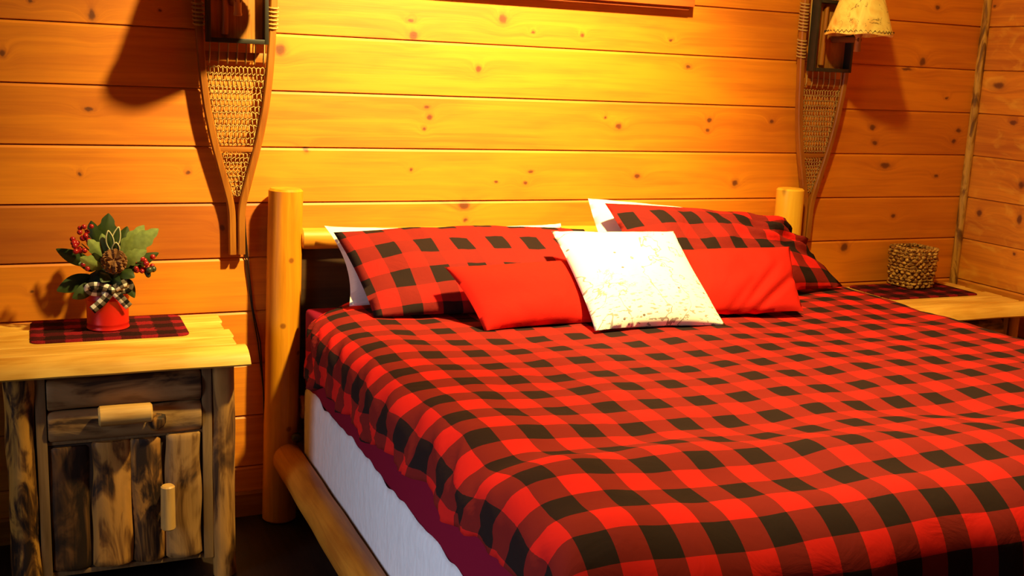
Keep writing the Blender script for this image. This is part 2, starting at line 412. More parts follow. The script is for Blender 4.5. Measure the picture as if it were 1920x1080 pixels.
M['cord'] = plain('dark brown cord', (0.020, 0.012, 0.008), 0.5)
M['sign'] = wood('red stained plank', (0.62, 0.13, 0.020), (0.42, 0.07, 0.010), 'x', 0.5)
M['sign_side'] = wood('dark red stained edge', (0.33, 0.070, 0.018), (0.22, 0.045, 0.010), 'x', 0.5)
M['can'] = plain('red painted tin', (0.62, 0.012, 0.006), 0.35, 0.4, 0, 0.06)
M['leaf'] = plain('dark green leaf', (0.035, 0.055, 0.012), 0.5, 0.3, 0, 0.4, 60)
M['leaf_pale'] = plain('frosted green leaf', (0.22, 0.27, 0.07), 0.6, 0.3, 0, 0.45, 70)
M['leaf_edge'] = plain('cream leaf edge', (0.55, 0.50, 0.28), 0.6)
M['berry'] = plain('red berry', (0.34, 0.010, 0.012), 0.25, 0.5)
M['berry_dark'] = plain('dark green berry', (0.035, 0.045, 0.022), 0.3, 0.5)
M['stem'] = plain('brown stem', (0.06, 0.03, 0.012), 0.7)
M['cone'] = plain('pine cone scale', (0.20, 0.085, 0.032), 0.7, 0.2, 0, 0.5, 90)
M['moss'] = plain('dark green filler', (0.016, 0.024, 0.009), 0.8)
M['gingham'] = buffalo('black and white check ribbon', 0.026, (0.80, 0.76, 0.68), (0.16, 0.13, 0.10), (0.012, 0.010, 0.009), (0, 0), 0.05)
def seagrass():
    m = N('woven seagrass', 0.75, 0.2); v = m.coord()
    a = m.noise(m.map(v, (70, 70, 95)), 1.0, 3, 0.8)
    m.color(m.ramp(a, [(0.30, (0.05, 0.018, 0.007)), (0.48, (0.28, 0.12, 0.026)), (0.66, (0.72, 0.42, 0.09))])).bump(a, 0.5, 0.004); return m.m
M['seagrass'] = seagrass()

# ------------------------------------------------------------------ the room
XR, CEIL = 3.795, 3.30
def planked_wall(name, mat, lo, hi, side):
    """tongue and groove boards: each board has an eased upper edge and a shadow gap under it"""
    mb = MB(); k = -6
    while True:
        zt = SEAM0 - PITCH * k; zb = zt - PITCH
        if zt < 0.05: break
        zb2 = max(zb, 0.0); zt2 = min(zt, CEIL)
        if zt2 > zb2:
            prof = [(-0.011, zt2), (-0.011, zt2 - 0.0030), (-0.0055, zt2 - 0.0030), (0.0, zt2 - 0.0110), (0.0, zb2 + 0.002), (-0.003, zb2), (-0.05, zb2), (-0.05, zt2)]
            if side == 'back':  mb.prism([(-d, z) for d, z in prof], lo, hi, 'yz')
            else:               mb.prism([(XR - d, z) for d, z in prof], lo, hi, 'xz')
        k += 1
    return struct(mb.build(name, mat, smooth=0))
planked_wall('wall_back', M['wall'], -2.6, XR + 0.05, 'back')
planked_wall('wall_right', M['wall_r'], -4.6, 0.0, 'right')
mb = MB(); mb.box(-2.6, XR + 0.05, -4.6, 0.05, -0.06, 0.0); struct(mb.build('floor', M['floor'], smooth=0))
mb = MB(); mb.box(-2.6, XR + 0.05, -4.6, 0.05, CEIL, CEIL + 0.06); struct(mb.build('ceiling', M['ceil'], smooth=0))
mb = MB(); mb.prism([(0.0, 0.0), (-0.016, 0.0), (-0.016, 0.080), (-0.010, 0.088), (0.0, 0.088)], -2.6, XR - 0.017, 'yz')
struct(mb.build('baseboard_back', M['base'], smooth=0))
mb = MB(); mb.prism([(XR, 0.0), (XR - 0.016, 0.0), (XR - 0.016, 0.080), (XR - 0.010, 0.088), (XR, 0.088)], -4.6, 0.0, 'xz')
struct(mb.build('baseboard_right', M['base'], smooth=0))
# corner post: a peeled pole set into the corner
mb = MB()
mb.log((XR - 0.010, -0.010, 0.09), (XR - 0.010, -0.010, CEIL), 0.018, seg=14, rings=60, rough=0.05, seed=5)
struct(mb.build('trim_1', M['trim']))

# ------------------------------------------------------------------ log bed
bed = thing('log_bed', 'honey-coloured pine log bed holding the red checked bedding', 'bed', (1.755, -1.15, 0))
def cracked(mat):
    m = mat.copy(); m.name = mat.name + ' checked'
    return m
def post_mesh(x0, x1, y, z, seed):
    p = MB(); p.log((x0, y, 0.0), (x1, y, z), 0.058, 0.056, 28, 40, 0.018, seed, 0.007)
    return p
def crack_post():
    """the honey log with one long drying crack down its front"""
    m = N('honey pine log with drying crack', 0.42, 0.35); v = m.coord(); X = m.sep(v)
    g = m.noise(m.map(v, (22, 22, 1.2)), 2.4, 6, 0.7, 0.6)
    b = m.noise(m.map(v, (5, 5, 1.5)), 2.2, 3, 0.5)
    f = m.math('MULTIPLY_ADD', m.math('SUBTRACT', b, 0.5), 1.0, g)
    c = m.ramp(f, [(0.25, (0.50, 0.165, 0.005)), (0.72, (0.72, 0.27, 0.009))])
    wig = m.math('MULTIPLY', m.math('SUBTRACT', m.noise(m.comb(0.0, 0.0, X[2]), 3.0, 4), 0.5), 0.030)
    dx = m.math('ABSOLUTE', m.math('SUBTRACT', X[0], m.math('ADD', wig, -0.988)))
    ck = m.math('MULTIPLY', m.math('LESS_THAN', dx, 0.0012), m.math('LESS_THAN', X[1], 1.02))
    c = m.mix(ck, c, (0.05, 0.015, 0.004))
    for (kx, kz, r) in ((-0.995, 0.92, 0.010), (-1.022, 0.70, 0.010), (-0.966, 0.60, 0.008), (-1.002, 0.34, 0.010)):
        d = m.vmath('DISTANCE', m.comb(X[0], 0.0, X[2]), (kx, 0, kz))
        c = m.mix(m.math('MULTIPLY', m.ramp(m.math('DIVIDE', d, r * 2), [(0.3, 1.0), (0.6, 0.0)]), 0.7), c, (0.14, 0.03, 0.006))
    m.color(c).bump(g, 0.15, 0.003); return m.m
M['post_crack'] = crack_post()
post_mesh(0.731, 0.753, -0.067, 1.152, 1).build('post', M['post_crack'], bed)
post_mesh(2.795, 2.790, -0.067, 1.145, 2).build('post', M['post_pale'], bed)['label'] = 'paler yellow headboard post'
post_mesh(0.745, 0.745, -2.26, 0.50, 3).build('post', M['post'], bed)
post_mesh(2.775, 2.775, -2.26, 0.50, 4).build('post', M['post'], bed)
for x, sd in ((0.752, 11), (2.77, 12)):
    p = MB(); p.log((x, -0.12, 0.236), (x, -2.22, 0.236), 0.054, 0.054, 20, 40, 0.02, sd)
    for v in p.v:                                             # planed flat where the box spring sits
        if x < 1: v.x = min(v.x, x + 0.034)
        else: v.x = max(v.x, x - 0.034)
    p.build('side_rail', M['rail'], bed)
p = MB(); p.log((0.80, -0.071, 0.985), (2.72, -0.071, 0.965), 0.036, 0.036, 18, 40, 0.03, 21); p.build('headboard_rail', M['railx'], bed)
p = MB(); p.log((0.80, -0.079, 0.40), (2.72, -0.079, 0.40), 0.040, 0.040, 18, 40, 0.03, 22); p.build('headboard_rail', M['railx'], bed)
p = MB(); p.box(0.80, 2.73, -0.066, -0.046, 0.44, 0.955, 0.002); p.build('shade_board', M['panel_shade'], bed)['label'] = 'added dark board painted as shade under the headboard rail'  # added dark board, stands in for the shade behind the left pillows
p = MB(); p.log((0.80, -2.26, 0.36), (2.72, -2.26, 0.36), 0.040, 0.040, 18, 40, 0.03, 23); p.build('foot_rail', M['railx'], bed)
for y in (-0.5, -1.15, -1.8):
    p = MB(); p.box(0.787, 2.735, y - 0.045, y + 0.045, 0.222, 0.256, 0.004); p.build('cross_slat', M['rail'], bed)
p = MB(); p.sphere((0.772, -0.150, 0.318), 0.017, 16, 10); p.build('bolt', M['black_metal'], bed)['label'] = 'round black bolt head'

# box spring, mattress
bs = thing('box_spring', 'box spring in a white quilted cover on the log bed frame', 'box spring', (1.765, -1.15, 0.256))
p = MB(); p.box(0.800, 2.735, -2.075, -0.135, 0.258, 0.490, 0.02, 3); p.build('base', M['quilt'], bs)
def skirt():
    p = MB(); path = [(0.797, -0.18), (0.797, -2.055), (0.807, -2.080), (2.725, -2.080), (2.738, -2.06), (2.738, -0.18)]
    L = [0]
    for a, b in zip(path, path[1:]): L.append(L[-1] + math.dist(a, b))
    def at(u):
        d = u * L[-1]
        for i in range(len(path) - 1):
            if d <= L[i + 1] + 1e-9:
                t = (d - L[i]) / (L[i + 1] - L[i]); return path[i][0] + (path[i + 1][0] - path[i][0]) * t, path[i][1] + (path[i + 1][1] - path[i][1]) * t, d
        return (*path[-1], d)
    def fn(u, v):
        x, y, d = at(u)
        top = 0.506 + 0.016 * mnoise.noise(Vector((d * 6, 3.1, 0))) + 0.012 * mnoise.noise(Vector((d * 15, 8.3, 0)))
        z = 0.262 + (top - 0.262) * v
        out = (0.004 + 0.006 * abs(mnoise.noise(Vector((d * 9, v * 3, 1)))) * v) * (1 - v ** 5) - 0.0035 * v ** 5
        if x < 1: x -= out
        elif x > 2.7: x += out
        if y < -2.06: y -= out
        return (x, y, z)
    p.grid(420, 12, fn); return p
skirt().build('cover', M['quilt'], bs, fix=False, solid=(0.0012, 0))['label'] = 'white cover with a wavy loose upper edge'
mt = thing('mattress', 'mattress in a dark crimson fitted sheet under the comforter', 'mattress', (1.765, -1.15, 0.49))
p = MB(); p.box(0.801, 2.735, -2.10, -0.14, 0.493, 0.762, 0.018, 3); p.build('sheet', M['crimson'], mt)
p = MB(); p.box(0.835, 2.70, -0.139, -0.124, 0.60, 0.708, 0.006); p.build('pad', M['white'], mt)['label'] = 'white mattress pad end'

# ------------------------------------------------------------------ comforter
def comforter():
    SL, SR, SF = 0.83, 2.82, -2.07                 # where the top starts to roll over
    RL, RR, RF = 0.085, 0.12, 0.15
    Y0 = -0.165                                      # edge at the head
    def roll(a, R, flare):
        if a <= 0: return a * 0, 0.0
        ph = min(a / R, PI / 2 * 0.93); out = R * math.sin(ph); dr = R * (1 - math.cos(ph))
        rest = a - ph * R
        if rest > 0: out += rest * flare; dr += rest * math.sqrt(1 - flare * flare)
        return out, dr
    LF = 0.62
    def lenL(t):                                     # arc length of the hang on the left, along the bed
        q = min(1, max(0, t / 1.7))
        return 0.256 - 0.094 * q + 0.008 * math.sin(t * 9) + 0.007 * math.sin(t * 21 + 1)
    T = (Y0 - SF) + LF; LR = 0.42
    nu, nv = 230, 230
    def pos(u, v):
        t = v * T; L = lenL(t)
        s = -L + u * (L + (SR - SL) + LR)
        aL, aR = max(0, -s), max(0, s - (SR - SL)); b = max(0, t - (Y0 - SF))
        oL, dL = roll(aL, RL, 0.06); oR, dR = roll(aR, RR, 0.10); oF, dF = roll(b, RF, 0.16)
        dx = dL + dR
        drop = (dx ** 1.7 + dF ** 1.7) ** (1 / 1.7)
        x = SL + min(max(s, 0), SR - SL) - oL + oR
        y = Y0 - min(t, Y0 - SF) - oF
        side = min(1, dx / 0.12); foot = min(1, dF / 0.2)
        # soft billows on the top
        h = 0.011 * mnoise.noise(Vector((x * 2.3, y * 2.3, 0.4))) + 0.009 * mnoise.noise(Vector((x * 5.5 + 3, y * 5.5, 2.2))) + 0.0035 * mnoise.noise(Vector((x * 13, y * 15, 5)))
        h += 0.016 * math.exp(-((y + 1.90 + 0.05 * math.sin(x * 4)) / 0.09) ** 2) - 0.012 * math.exp(-((y + 1.70 + 0.05 * math.sin(x * 3.1)) / 0.08) ** 2)
        h += 0.012 * math.exp(-((x - 0.90) / 0.10) ** 2)
        z = 0.800 + h * (1 - 0.7 * max(side, foot)) - drop
        # gathers where it hangs
        fo = 0.012 * mnoise.noise(Vector((t * 7.5 + 0.4 * dx * 9, s * 2.2, 1.7))) + 0.011 * mnoise.noise(Vector((t * 17 + s * 5, s * 4, 4.4)))
        if oL > 0: x -= fo * side * 1.3
        if oR > 0: x += fo * side
        ff = 0.020 * mnoise.noise(Vector((x * 5.5, b * 1.5, 9.1))) + 0.010 * mnoise.noise(Vector((x * 12, b * 3, 3.3)))
        y -= ff * foot
        # both drops meet in a swinging corner fold
        cor = side * foot
        x -= 0.035 * cor * math.sin(t * 26) if oL > 0 else 0
        # puckers near the left hem
        if aL > 0:
            e = max(0, 1 - (L - aL) / 0.10)
            k2 = max(0, min(1, aL / 0.09))
            x += 0.007 * e * mnoise.noise(Vector((t * 26, 1.5, 2.0))) - 0.003 * e; z += 0.006 * e * mnoise.noise(Vector((t * 16, 7.5, 2.0)))
            sl = t * 1.0 - aL * 1.3                                # slanting drag folds
            x += 0.020 * k2 * mnoise.noise(Vector((sl * 11, 3.3, aL * 2))) + 0.010 * k2 * mnoise.noise(Vector((sl * 27, 6.1, aL * 5)))
            z += 0.010 * k2 * mnoise.noise(Vector((sl * 14, 9.3, aL * 6)))
        hc = max(0, 1 - t / 0.32) ** 2 * max(0, min(1, 1 - s / 0.16))   # the head corner sags and is drawn in
        x += 0.070 * hc; z -= 0.042 * hc; y -= 0.03 * hc
        return (x, y, z)
    def uvf(u, v):
        t = v * T; L = lenL(t); s = -L + u * (L + (SR - SL) + LR)
        return (s + SL, -t)
    p = MB(); p.grid(nu, nv, pos, uvf); return p
c = comforter(); zc = Vector((1.765, -1.15, 0.80))
single(c, 'comforter', M['duvet'], 'large red and black buffalo check comforter spread over the bed', 'comforter', zc, smooth=180, fix=False, solid=(0.022, 1))

# ------------------------------------------------------------------ pillows
def pillow(name, bl, br, tr, tl, thick, mats, label, cat, group=None, uvs=(0.5, 0.5), n=36, pinch=0.05, seed=0, wr=0.006, flange=0.0, crown=0.0, sag=0.0, fold=None, uoff=(0, 0), rnd=0.0):
    bl, br, tr, tl = map(Vector, (bl, br, tr, tl))
    nrm = (br - bl).cross(tl - bl).normalized()
    if nrm.y > 0: nrm = -nrm
    eu = ((br - bl) + (tr - tl)).normalized(); ev = ((tl - bl) + (tr - br)).normalized()
    W, H = ((br - bl).length + (tr - tl).length) / 2, ((tl - bl).length + (tr - br).length) / 2
    p = MB()
    def surf(sgn):
        def fn(u, v):
            a, b = 2 * u - 1, 2 * v - 1; U, V = u, v
            if rnd: a0 = a; a, b = a * math.sqrt(1 - rnd * b * b / 2), b * math.sqrt(1 - rnd * a0 * a0 / 2); u, v = (a + 1) / 2, (b + 1) / 2
            P = bl * (1 - u) * (1 - v) + br * u * (1 - v) + tr * u * v + tl * (1 - u) * v
            # sides pulled in between the corners
            P -= eu * (a * pinch * W * (1 - b * b)) + ev * (b * pinch * H * (1 - a * a))
            if rnd: a, b = 2 * U - 1, 2 * V - 1
            fa = max(0, 1 - (abs(a) / (1 - flange)) ** 2.4) if abs(a) < 1 - flange else 0
            fb = max(0, 1 - (abs(b) / (1 - flange)) ** 2.4) if abs(b) < 1 - flange else 0
            t = (fa * fb) ** 0.55
            k = thick / 2 * t
            nz = wr * (mnoise.noise(Vector((u * W * 9 + seed, v * H * 9, seed * 1.7))) + 0.6 * mnoise.noise(Vector((u * W * 22 + seed, v * H * 15, seed * 2.9 + sgn))))
            P += nrm * (sgn * k + nz * (0.30 + t) * (1 if t > 0 or not flange else 0.45))
            P += ev * (crown * H * (1 - a * a) * v) - ev * (sag * H * math.exp(-((a) / 0.3) ** 2) * v * v)
            if fold: P += fold(u, v, nrm, eu, ev)
            return P
        return fn
    uvf = lambda u, v: (u * W * uvs[0] + uoff[0], v * H * uvs[1] + uoff[1])
    p.grid(n, n, surf(1), uvf); p.grid(n, n, surf(-1), uvf, flip=True)
    # weld the two halves round the rim
    bm = bmesh.new()
    c = (bl + br) / 2
    o = single(p, name, mats, label, cat, c, group, smooth=180)
    bm.from_mesh(o.data); bmesh.ops.remove_doubles(bm, verts=bm.verts, dist=0.0004); bmesh.ops.recalc_face_normals(bm, faces=bm.faces); bm.to_mesh(o.data); bm.free()
    return o
# sleeping pillows at the back
pillow('sleeping_pillow', (0.870, -0.395, 0.815), (1.78, -0.40, 0.815), (1.735, -0.150, 1.035), (0.850, -0.140, 1.040), 0.10, M['white'],
       'white pillow standing behind the left checked sham', 'pillow', 'white sleeping pillows', seed=1, crown=-0.02, sag=0.05, rnd=0.10)
pillow('sleeping_pillow', (1.845, -0.42, 0.815), (2.72, -0.36, 0.815), (2.53, -0.165, 1.045), (1.79, -0.190, 1.135), 0.12, M['white'],
       'white pillow standing tall behind the right checked sham', 'pillow', 'white sleeping pillows', seed=2, crown=0.0, pinch=0.0, rnd=0.16)
# shams
pillow('pillow_sham', (0.925, -0.525, 0.812), (1.86, -0.56, 0.812), (1.775, -0.235, 1.022), (0.872, -0.23, 1.028), 0.13, M['sham'],
       'red and black check pillow sham on the left half of the bed', 'pillow sham', 'buffalo check shams', uvs=(1, 1.0), flange=0.015, pinch=0.012, seed=3, crown=0.05, wr=0.008)
def crumple(u, v, n, eu, ev):
    q = math.exp(-(((u - 0.98) / 0.30) ** 2 + ((v - 0.75) / 0.30) ** 2))
    w = math.sin((u * 0.7 + v * 1.2) * 26) * 0.022 + math.sin((u * 1.5 - v) * 17) * 0.014
    return n * (w * q) - ev * 0.02 * q
pillow('pillow_sham', (1.90, -0.56, 0.815), (2.795, -0.43, 0.812), (2.60, -0.27, 1.066), (1.812, -0.31, 1.124), 0.13, M['sham2'],
       'rumpled red and black check pillow sham by the right bed post', 'pillow sham', 'buffalo check shams', uvs=(1, 1.0), flange=0.04, pinch=0.015, seed=4, crown=0.03, wr=0.010, fold=crumple)
# red cushions
pillow('throw_pillow', (1.205, -0.725, 0.800), (1.62, -0.71, 0.803), (1.575, -0.525, 0.970), (1.135, -0.555, 0.965), 0.10, M['red'],
       'plain red cushion left of the white map cushion', 'cushion', 'plain red cushions', uvs=(1, 1), seed=5, pinch=0.03, wr=0.006)
def dents(u, v, n, eu, ev):
    s = 0
    for (u0, v0, sl, am) in ((0.62, 0.30, 0.55, 0.020), (0.80, 0.28, 0.75, 0.020), (0.45, 0.18, 0.5, 0.010)):
        d = (u - u0) - sl * (v - v0); s += am * math.exp(-(d / 0.045) ** 2) * math.exp(-((v - v0) / 0.28) ** 2)
    return n * (-s)
pillow('throw_pillow', (1.90, -0.735, 0.815), (2.335, -0.775, 0.815), (2.41, -0.575, 1.000), (1.985, -0.55, 0.995), 0.10, M['red'],
       'plain red cushion with deep creases right of the white map cushion', 'cushion', 'plain red cushions', uvs=(1, 1), seed=6, pinch=0.02, wr=0.007, fold=dents)
# the map cushion
pillow('throw_pillow', (1.526, -0.820, 0.806), (1.985, -0.838, 0.800), (1.985, -0.49, 1.050), (1.528, -0.48, 1.058), 0.12, M['map'],
       'white cushion printed with a line drawn map, front and centre', 'cushion', None, uvs=(1, 1), seed=7, pinch=0.028, wr=0.004, n=44)

# ------------------------------------------------------------------ night stands
def nightstand(label, x, group):
    """built around x = 0 at its centre, back at y = 0.01"""
    t = thing('log_nightstand', label, 'nightstand', (0, 0, 0), group)
    W = 0.345
    # top: five boards butted with shallow grooves, waney front and ends
    p = MB(); ys = [-0.515, -0.43, -0.335, -0.235, -0.135, -0.022]
    for i in range(5):
        y0, y1 = ys[i], ys[i + 1]; nx = 40; z0, z1 = 0.683, 0.730
        e0 = -W - 0.012 * math.sin(i * 2.1); e1 = W + (0.012, -0.012, -0.004, -0.018, -0.008)[i]
        prof = []
        front = i == 0
        k = 10
        def sec(xx, tt):
            w = 0.006 * mnoise.noise(Vector((xx * 6, i * 4.0, 1)))
            if front:
                f = 0.006 * mnoise.noise(Vector((xx * 5, 2.0, 3)))
                return [(y0 + 0.004 + f, z0), (y0 - 0.002 + f, z0 + 0.006), (y0 + 0.006 + f, z0 + 0.024 + w * 0.5), (y0 + 0.024 + f, z1 - 0.007), (y0 + 0.046, z1), (y1 - 0.006, z1), (y1 - 0.001, z1 - 0.004), (y1 - 0.001, z0)]
            return [(y0 + 0.001, z0), (y0 + 0.001, z1 - 0.004), (y0 + 0.006, z1), (y0 + 0.02, z1), (y1 - 0.02, z1), (y1 - 0.006, z1), (y1 - 0.001, z1 - 0.004), (y1 - 0.001, z0)]
        vs, fs = [], []
        for j in range(nx + 1):
            tt = j / nx; xx = e0 + (e1 - e0) * tt
            s_ = sec(xx, tt)
            sh = 0.0
            for (yy, zz) in s_:
                end = 0.012 * (1 - (zz - z0) / (z1 - z0)) if not front else -0.004 * (1 - (zz - z0) / (z1 - z0))
                xe = xx - (end if j == nx else 0) + (end if j == 0 else 0)
                vs.append((xe, yy, zz))
        m_ = 8
        for j in range(nx):
            for q in range(m_): fs.append([j * m_ + q, j * m_ + (q + 1) % m_, (j + 1) * m_ + (q + 1) % m_, (j + 1) * m_ + q])
        fs.append(list(range(m_))); fs.append([nx * m_ + q for q in range(m_)][::-1])
        p.add(vs, fs)
    p.build('top', M['slab'], t, smooth=30)['label'] = 'pale waney-edged board top'
    yf = -0.45
    p = MB(); p.log((-0.262, yf + 0.02, 0.0), (-0.262, yf + 0.02, 0.683), 0.041, 0.040, 22, 26, 0.14, 31 + x, 0.005); p.build('leg', M['leg_dark'], t)
    p = MB(); p.log((0.290, yf + 0.02, 0.0), (0.290, yf + 0.02, 0.683), 0.037, 0.036, 22, 26, 0.09, 32 + x, 0.005); p.build('leg', M['leg'], t)
    p = MB(); p.log((-0.262, -0.075, 0.0), (-0.262, -0.075, 0.683), 0.038, 0.037, 18, 16, 0.08, 33 + x, 0.005); p.build('leg', M['leg_dark'], t)
    p = MB(); p.log((0.290, -0.075, 0.0), (0.290, -0.075, 0.683), 0.037, 0.036, 18, 16, 0.08, 34 + x, 0.005); p.build('leg', M['leg'], t)
    # carcass with side boards and a face frame
    p = MB(); p.box(-0.235, 0.262, -0.405, -0.055, 0.068, 0.683, 0.003); p.build('body', M['inside'], t)
    p = MB(); p.box(0.258, 0.270, -0.40, -0.11, 0.075, 0.682, 0.002); p.build('side_panel', M['stile'], t)
    p = MB(); p.box(-0.244, -0.233, -0.40, -0.11, 0.075, 0.682, 0.002); p.build('side_panel', M['leg_dark'], t)
    p = MB()
    p.box(0.228, 0.256, yf - 0.004, -0.406, 0.068, 0.682, 0.003); p.box(-0.224, -0.196, yf - 0.004, -0.406, 0.068, 0.682, 0.003)
    p.box(-0.196, 0.228, yf + 0.006, -0.406, 0.068, 0.083, 0.002); p.box(-0.196, 0.228, yf + 0.006, -0.406, 0.468, 0.478, 0.002)
    p.box(-0.196, 0.228, yf + 0.006, -0.406, 0.662, 0.682, 0.002)
    p.build('face_frame', M['stile'], t)
    # drawer: two half logs laid across
    p = MB()
    for z0, z1, sd in ((0.572, 0.664, 41), (0.476, 0.568, 42)):
        q = MB(); q.log((-0.193, yf + 0.010, (z0 + z1) / 2), (0.225, yf + 0.010, (z0 + z1) / 2), (z1 - z0) / 2, None, 20, 24, 0.05, sd + x, 0.004)
        for v in q.v: v.y = yf + 0.010 + (v.y - yf - 0.010) * 0.55; v.y = min(v.y, yf + 0.030)
        p.add(q.v, q.f)
    d = p.build('drawer', M['drawer_log'], t)
    q = MB(); q.log((-0.062, yf - 0.050, 0.560), (0.083, yf - 0.052, 0.562), 0.029, 0.028, 20, 10, 0.03, 43 + x, 0.005); q.build('handle', M['pull'], d)['label'] = 'short pale log drawer pull'
    for px in (-0.02, 0.045):
        q = MB(); q.log((px, yf - 0.030, 0.556), (px, yf - 0.018, 0.556), 0.012, 0.012, 10, 3, 0.0, 1, 0.001); q.build('peg', M['pull'], d)
    q = MB(); q.log((0.098, yf - 0.010, 0.522), (0.100, yf - 0.036, 0.520), 0.030, 0.017, 14, 6, 0.2, 44 + x, 0.004); q.build('knot', M['slat_c'], d)['label'] = 'gnarled branch knot'
    # door: four half logs of different bark
    dr = MB(); dr.box(-0.194, 0.226, yf + 0.008, -0.408, 0.085, 0.466, 0.002); door = dr.build('door', M['inside'], t)
    spec = ((-0.193, -0.088, 0.462, 0.018, 'slat_a'), (-0.086, 0.022, 0.468, 0.024, 'slat_b'), (0.024, 0.116, 0.468, 0.024, 'slat_c'), (0.119, 0.226, 0.474, 0.030, 'slat_d'))
    for i, (a, b, zt, dep, mk) in enumerate(spec):
        q = MB(); r = (b - a) / 2
        q.log(((a + b) / 2, yf + 0.010, 0.086), ((a + b) / 2 + (0.004 if i == 1 else 0), yf + 0.010, zt), r, r * 0.97, 24, 28, 0.09, 51 + i * 3 + x, 0.006)
        for v in q.v:
            v.y = yf + 0.010 + (v.y - yf - 0.010) * dep / r; v.y = min(v.y, yf + 0.012); v.x = min(max(v.x, -0.195), 0.227)
        q.build('half_log', M[mk], door)
    q = MB(); q.log((0.120, yf - 0.052, 0.200), (0.121, yf - 0.054, 0.336), 0.021, 0.020, 18, 10, 0.03, 63 + x, 0.004); q.build('handle', M['pull_z'], door)['label'] = 'upright peeled twig door pull'
    for pz in (0.235, 0.300):
        q = MB(); q.log((0.120, yf - 0.036, pz), (0.120, yf - 0.006, pz), 0.010, 0.010, 10, 3, 0, 1, 0.001); q.build('peg', M['pull_z'], door)
    return t
ns = nightstand('rustic log nightstand left of the bed with drawer and half-log door', 0, 'log nightstands')
ns.location = (0.197, 0, 0)
ns2 = copy_tree(ns); ns2.location = (3.395, 0.0, -0.015)
ns2['label'] = 'log nightstand in the right corner mostly hidden behind the bed'

# placemats
def placemat(x0, x1, y0, y1, z, label):
    p = MB(); R = 0.028; th = 0.006
    pts = []
    for cx, cy, a0 in ((x1 - R, y1 - R, 0), (x0 + R, y1 - R, 90), (x0 + R, y0 + R, 180), (x1 - R, y0 + R, 270)):
        for k in range(7):
            a = math.radians(a0 + 15 * k); pts.append((cx + R * math.cos(a), cy + R * math.sin(a)))
    n = len(pts); cx, cy = (x0 + x1) / 2, (y0 + y1) / 2
    vs, fs, uv = [], [], []
    rings = [(1.0, 0.0), (1.006, th * 0.5), (0.992, th), (0.90, th * 0.98), (0.6, th), (0.3, th)]
    for s, h in rings:
        for (a, b) in pts:
            xx, yy = cx + (a - cx) * s, cy + (b - cy) * s
            vs.append((xx, yy, z + h + (0.0012 * mnoise.noise(Vector((xx * 60, yy * 60, 1))) if h > 0.003 else 0))); uv.append((xx - x0, yy - y0))
    for r in range(len(rings) - 1):
        for k in range(n):
            k2 = (k + 1) % n; fs.append([r * n + k, r * n + k2, (r + 1) * n + k2, (r + 1) * n + k])
    fs.append(list(range(n))[::-1]); fs.append([(len(rings) - 1) * n + k for k in range(n)])
    p.add(vs, fs, uv)
    return single(p, 'placemat', M['mat'], label, 'placemat', (cx, cy, z), 'plaid placemats', smooth=50)
placemat(-0.032, 0.412, -0.302, -0.026, 0.7302, 'red and black plaid placemat under the red flower tin')
placemat(3.165, 3.640, -0.300, -0.026, 0.7152, 'dark red plaid placemat under the woven basket')

# ------------------------------------------------------------------ flower tin
ar = thing('holiday_arrangement', 'red tin of greenery, berries and a pine cone with checked bow', 'flower arrangement', (0.187, -0.165, 0.7365))
cx, cy, cz = 0.187, -0.165, 0.7368
p = MB(); p.lathe([(0.052, cz), (0.0605, cz + 0.001), (0.0625, cz + 0.004), (0.0605, cz + 0.009), (0.0605, cz + 0.016), (0.0615, cz + 0.019), (0.0605, cz + 0.022), (0.0615, cz + 0.090), (0.0632, cz + 0.094), (0.0615, cz + 0.098), (0.061, cz + 0.138), (0.064, cz + 0.142), (0.063, cz + 0.146), (0.059, cz + 0.144), (0.057, cz + 0.10), (0.01, cz + 0.10)], 40, (cx, cy))
p.build('tin', M['can'], ar)
p = MB(); p.lathe([(0.055, cz + 0.102), (0.056, cz + 0.136), (0.048, cz + 0.165), (0.025, cz + 0.18), (0.004, cz + 0.186)], 20, (cx, cy))
for v in p.v: v += Vector((mnoise.noise(v * 40), mnoise.noise(v * 40 + Vector((9, 0, 0))), mnoise.noise(v * 40 + Vector((0, 9, 0))))) * 0.010 * (1 if v.z > cz + 0.13 else 0)
p.build('filler', M['moss'], ar)
def leaf(base, tip, width, mat, bend=0.02, lobes=0, roll=0.0, name='leaf', edge=None):
    base, tip = Vector(base), Vector(tip); d = (tip - base); L = d.length; t = d / L
    side = t.cross(Vector((0, -1, 0.25)))
    if side.length < 0.1: side = t.cross(Vector((0, 0, 1)))
    side.normalize(); nrm = side.cross(t).normalized()
    side = (Matrix.Rotation(roll, 3, t) @ side); nrm = (Matrix.Rotation(roll, 3, t) @ nrm)
    n, mx = 22, 4
    p = MB()
    def fn(u, v):
        a = 2 * u - 1
        w = width / 2 * (math.sin(PI * min(1, v * 0.96 + 0.03)) ** 0.75) * (1 - 0.25 * v)
        if lobes: w *= 0.80 + 0.28 * abs(math.sin(v * PI * lobes))
        return base + d * v + side * (a * w) + nrm * (bend * math.sin(v * PI * 0.9) - abs(a) * w * 0.25) + t * (0.12 * w * abs(a))
    p.grid(2 * mx, n, fn)
    if edge:
        q = [fn(0, i / n) for i in range(n + 1)] + [fn(1, i / n) for i in range(n, -1, -1)]
        p.mat = 1; p.tube(q, 0.0022, 5)
        return p.build(name, [mat, edge], ar, smooth=180, fix=False)
    return p.build(name, mat, ar, smooth=180, fix=False)
o3 = Vector((cx, cy, cz + 0.13))
Lf = M['leaf']; Lp = M['leaf_pale']
def at(x, z, y): return (x, y, z)
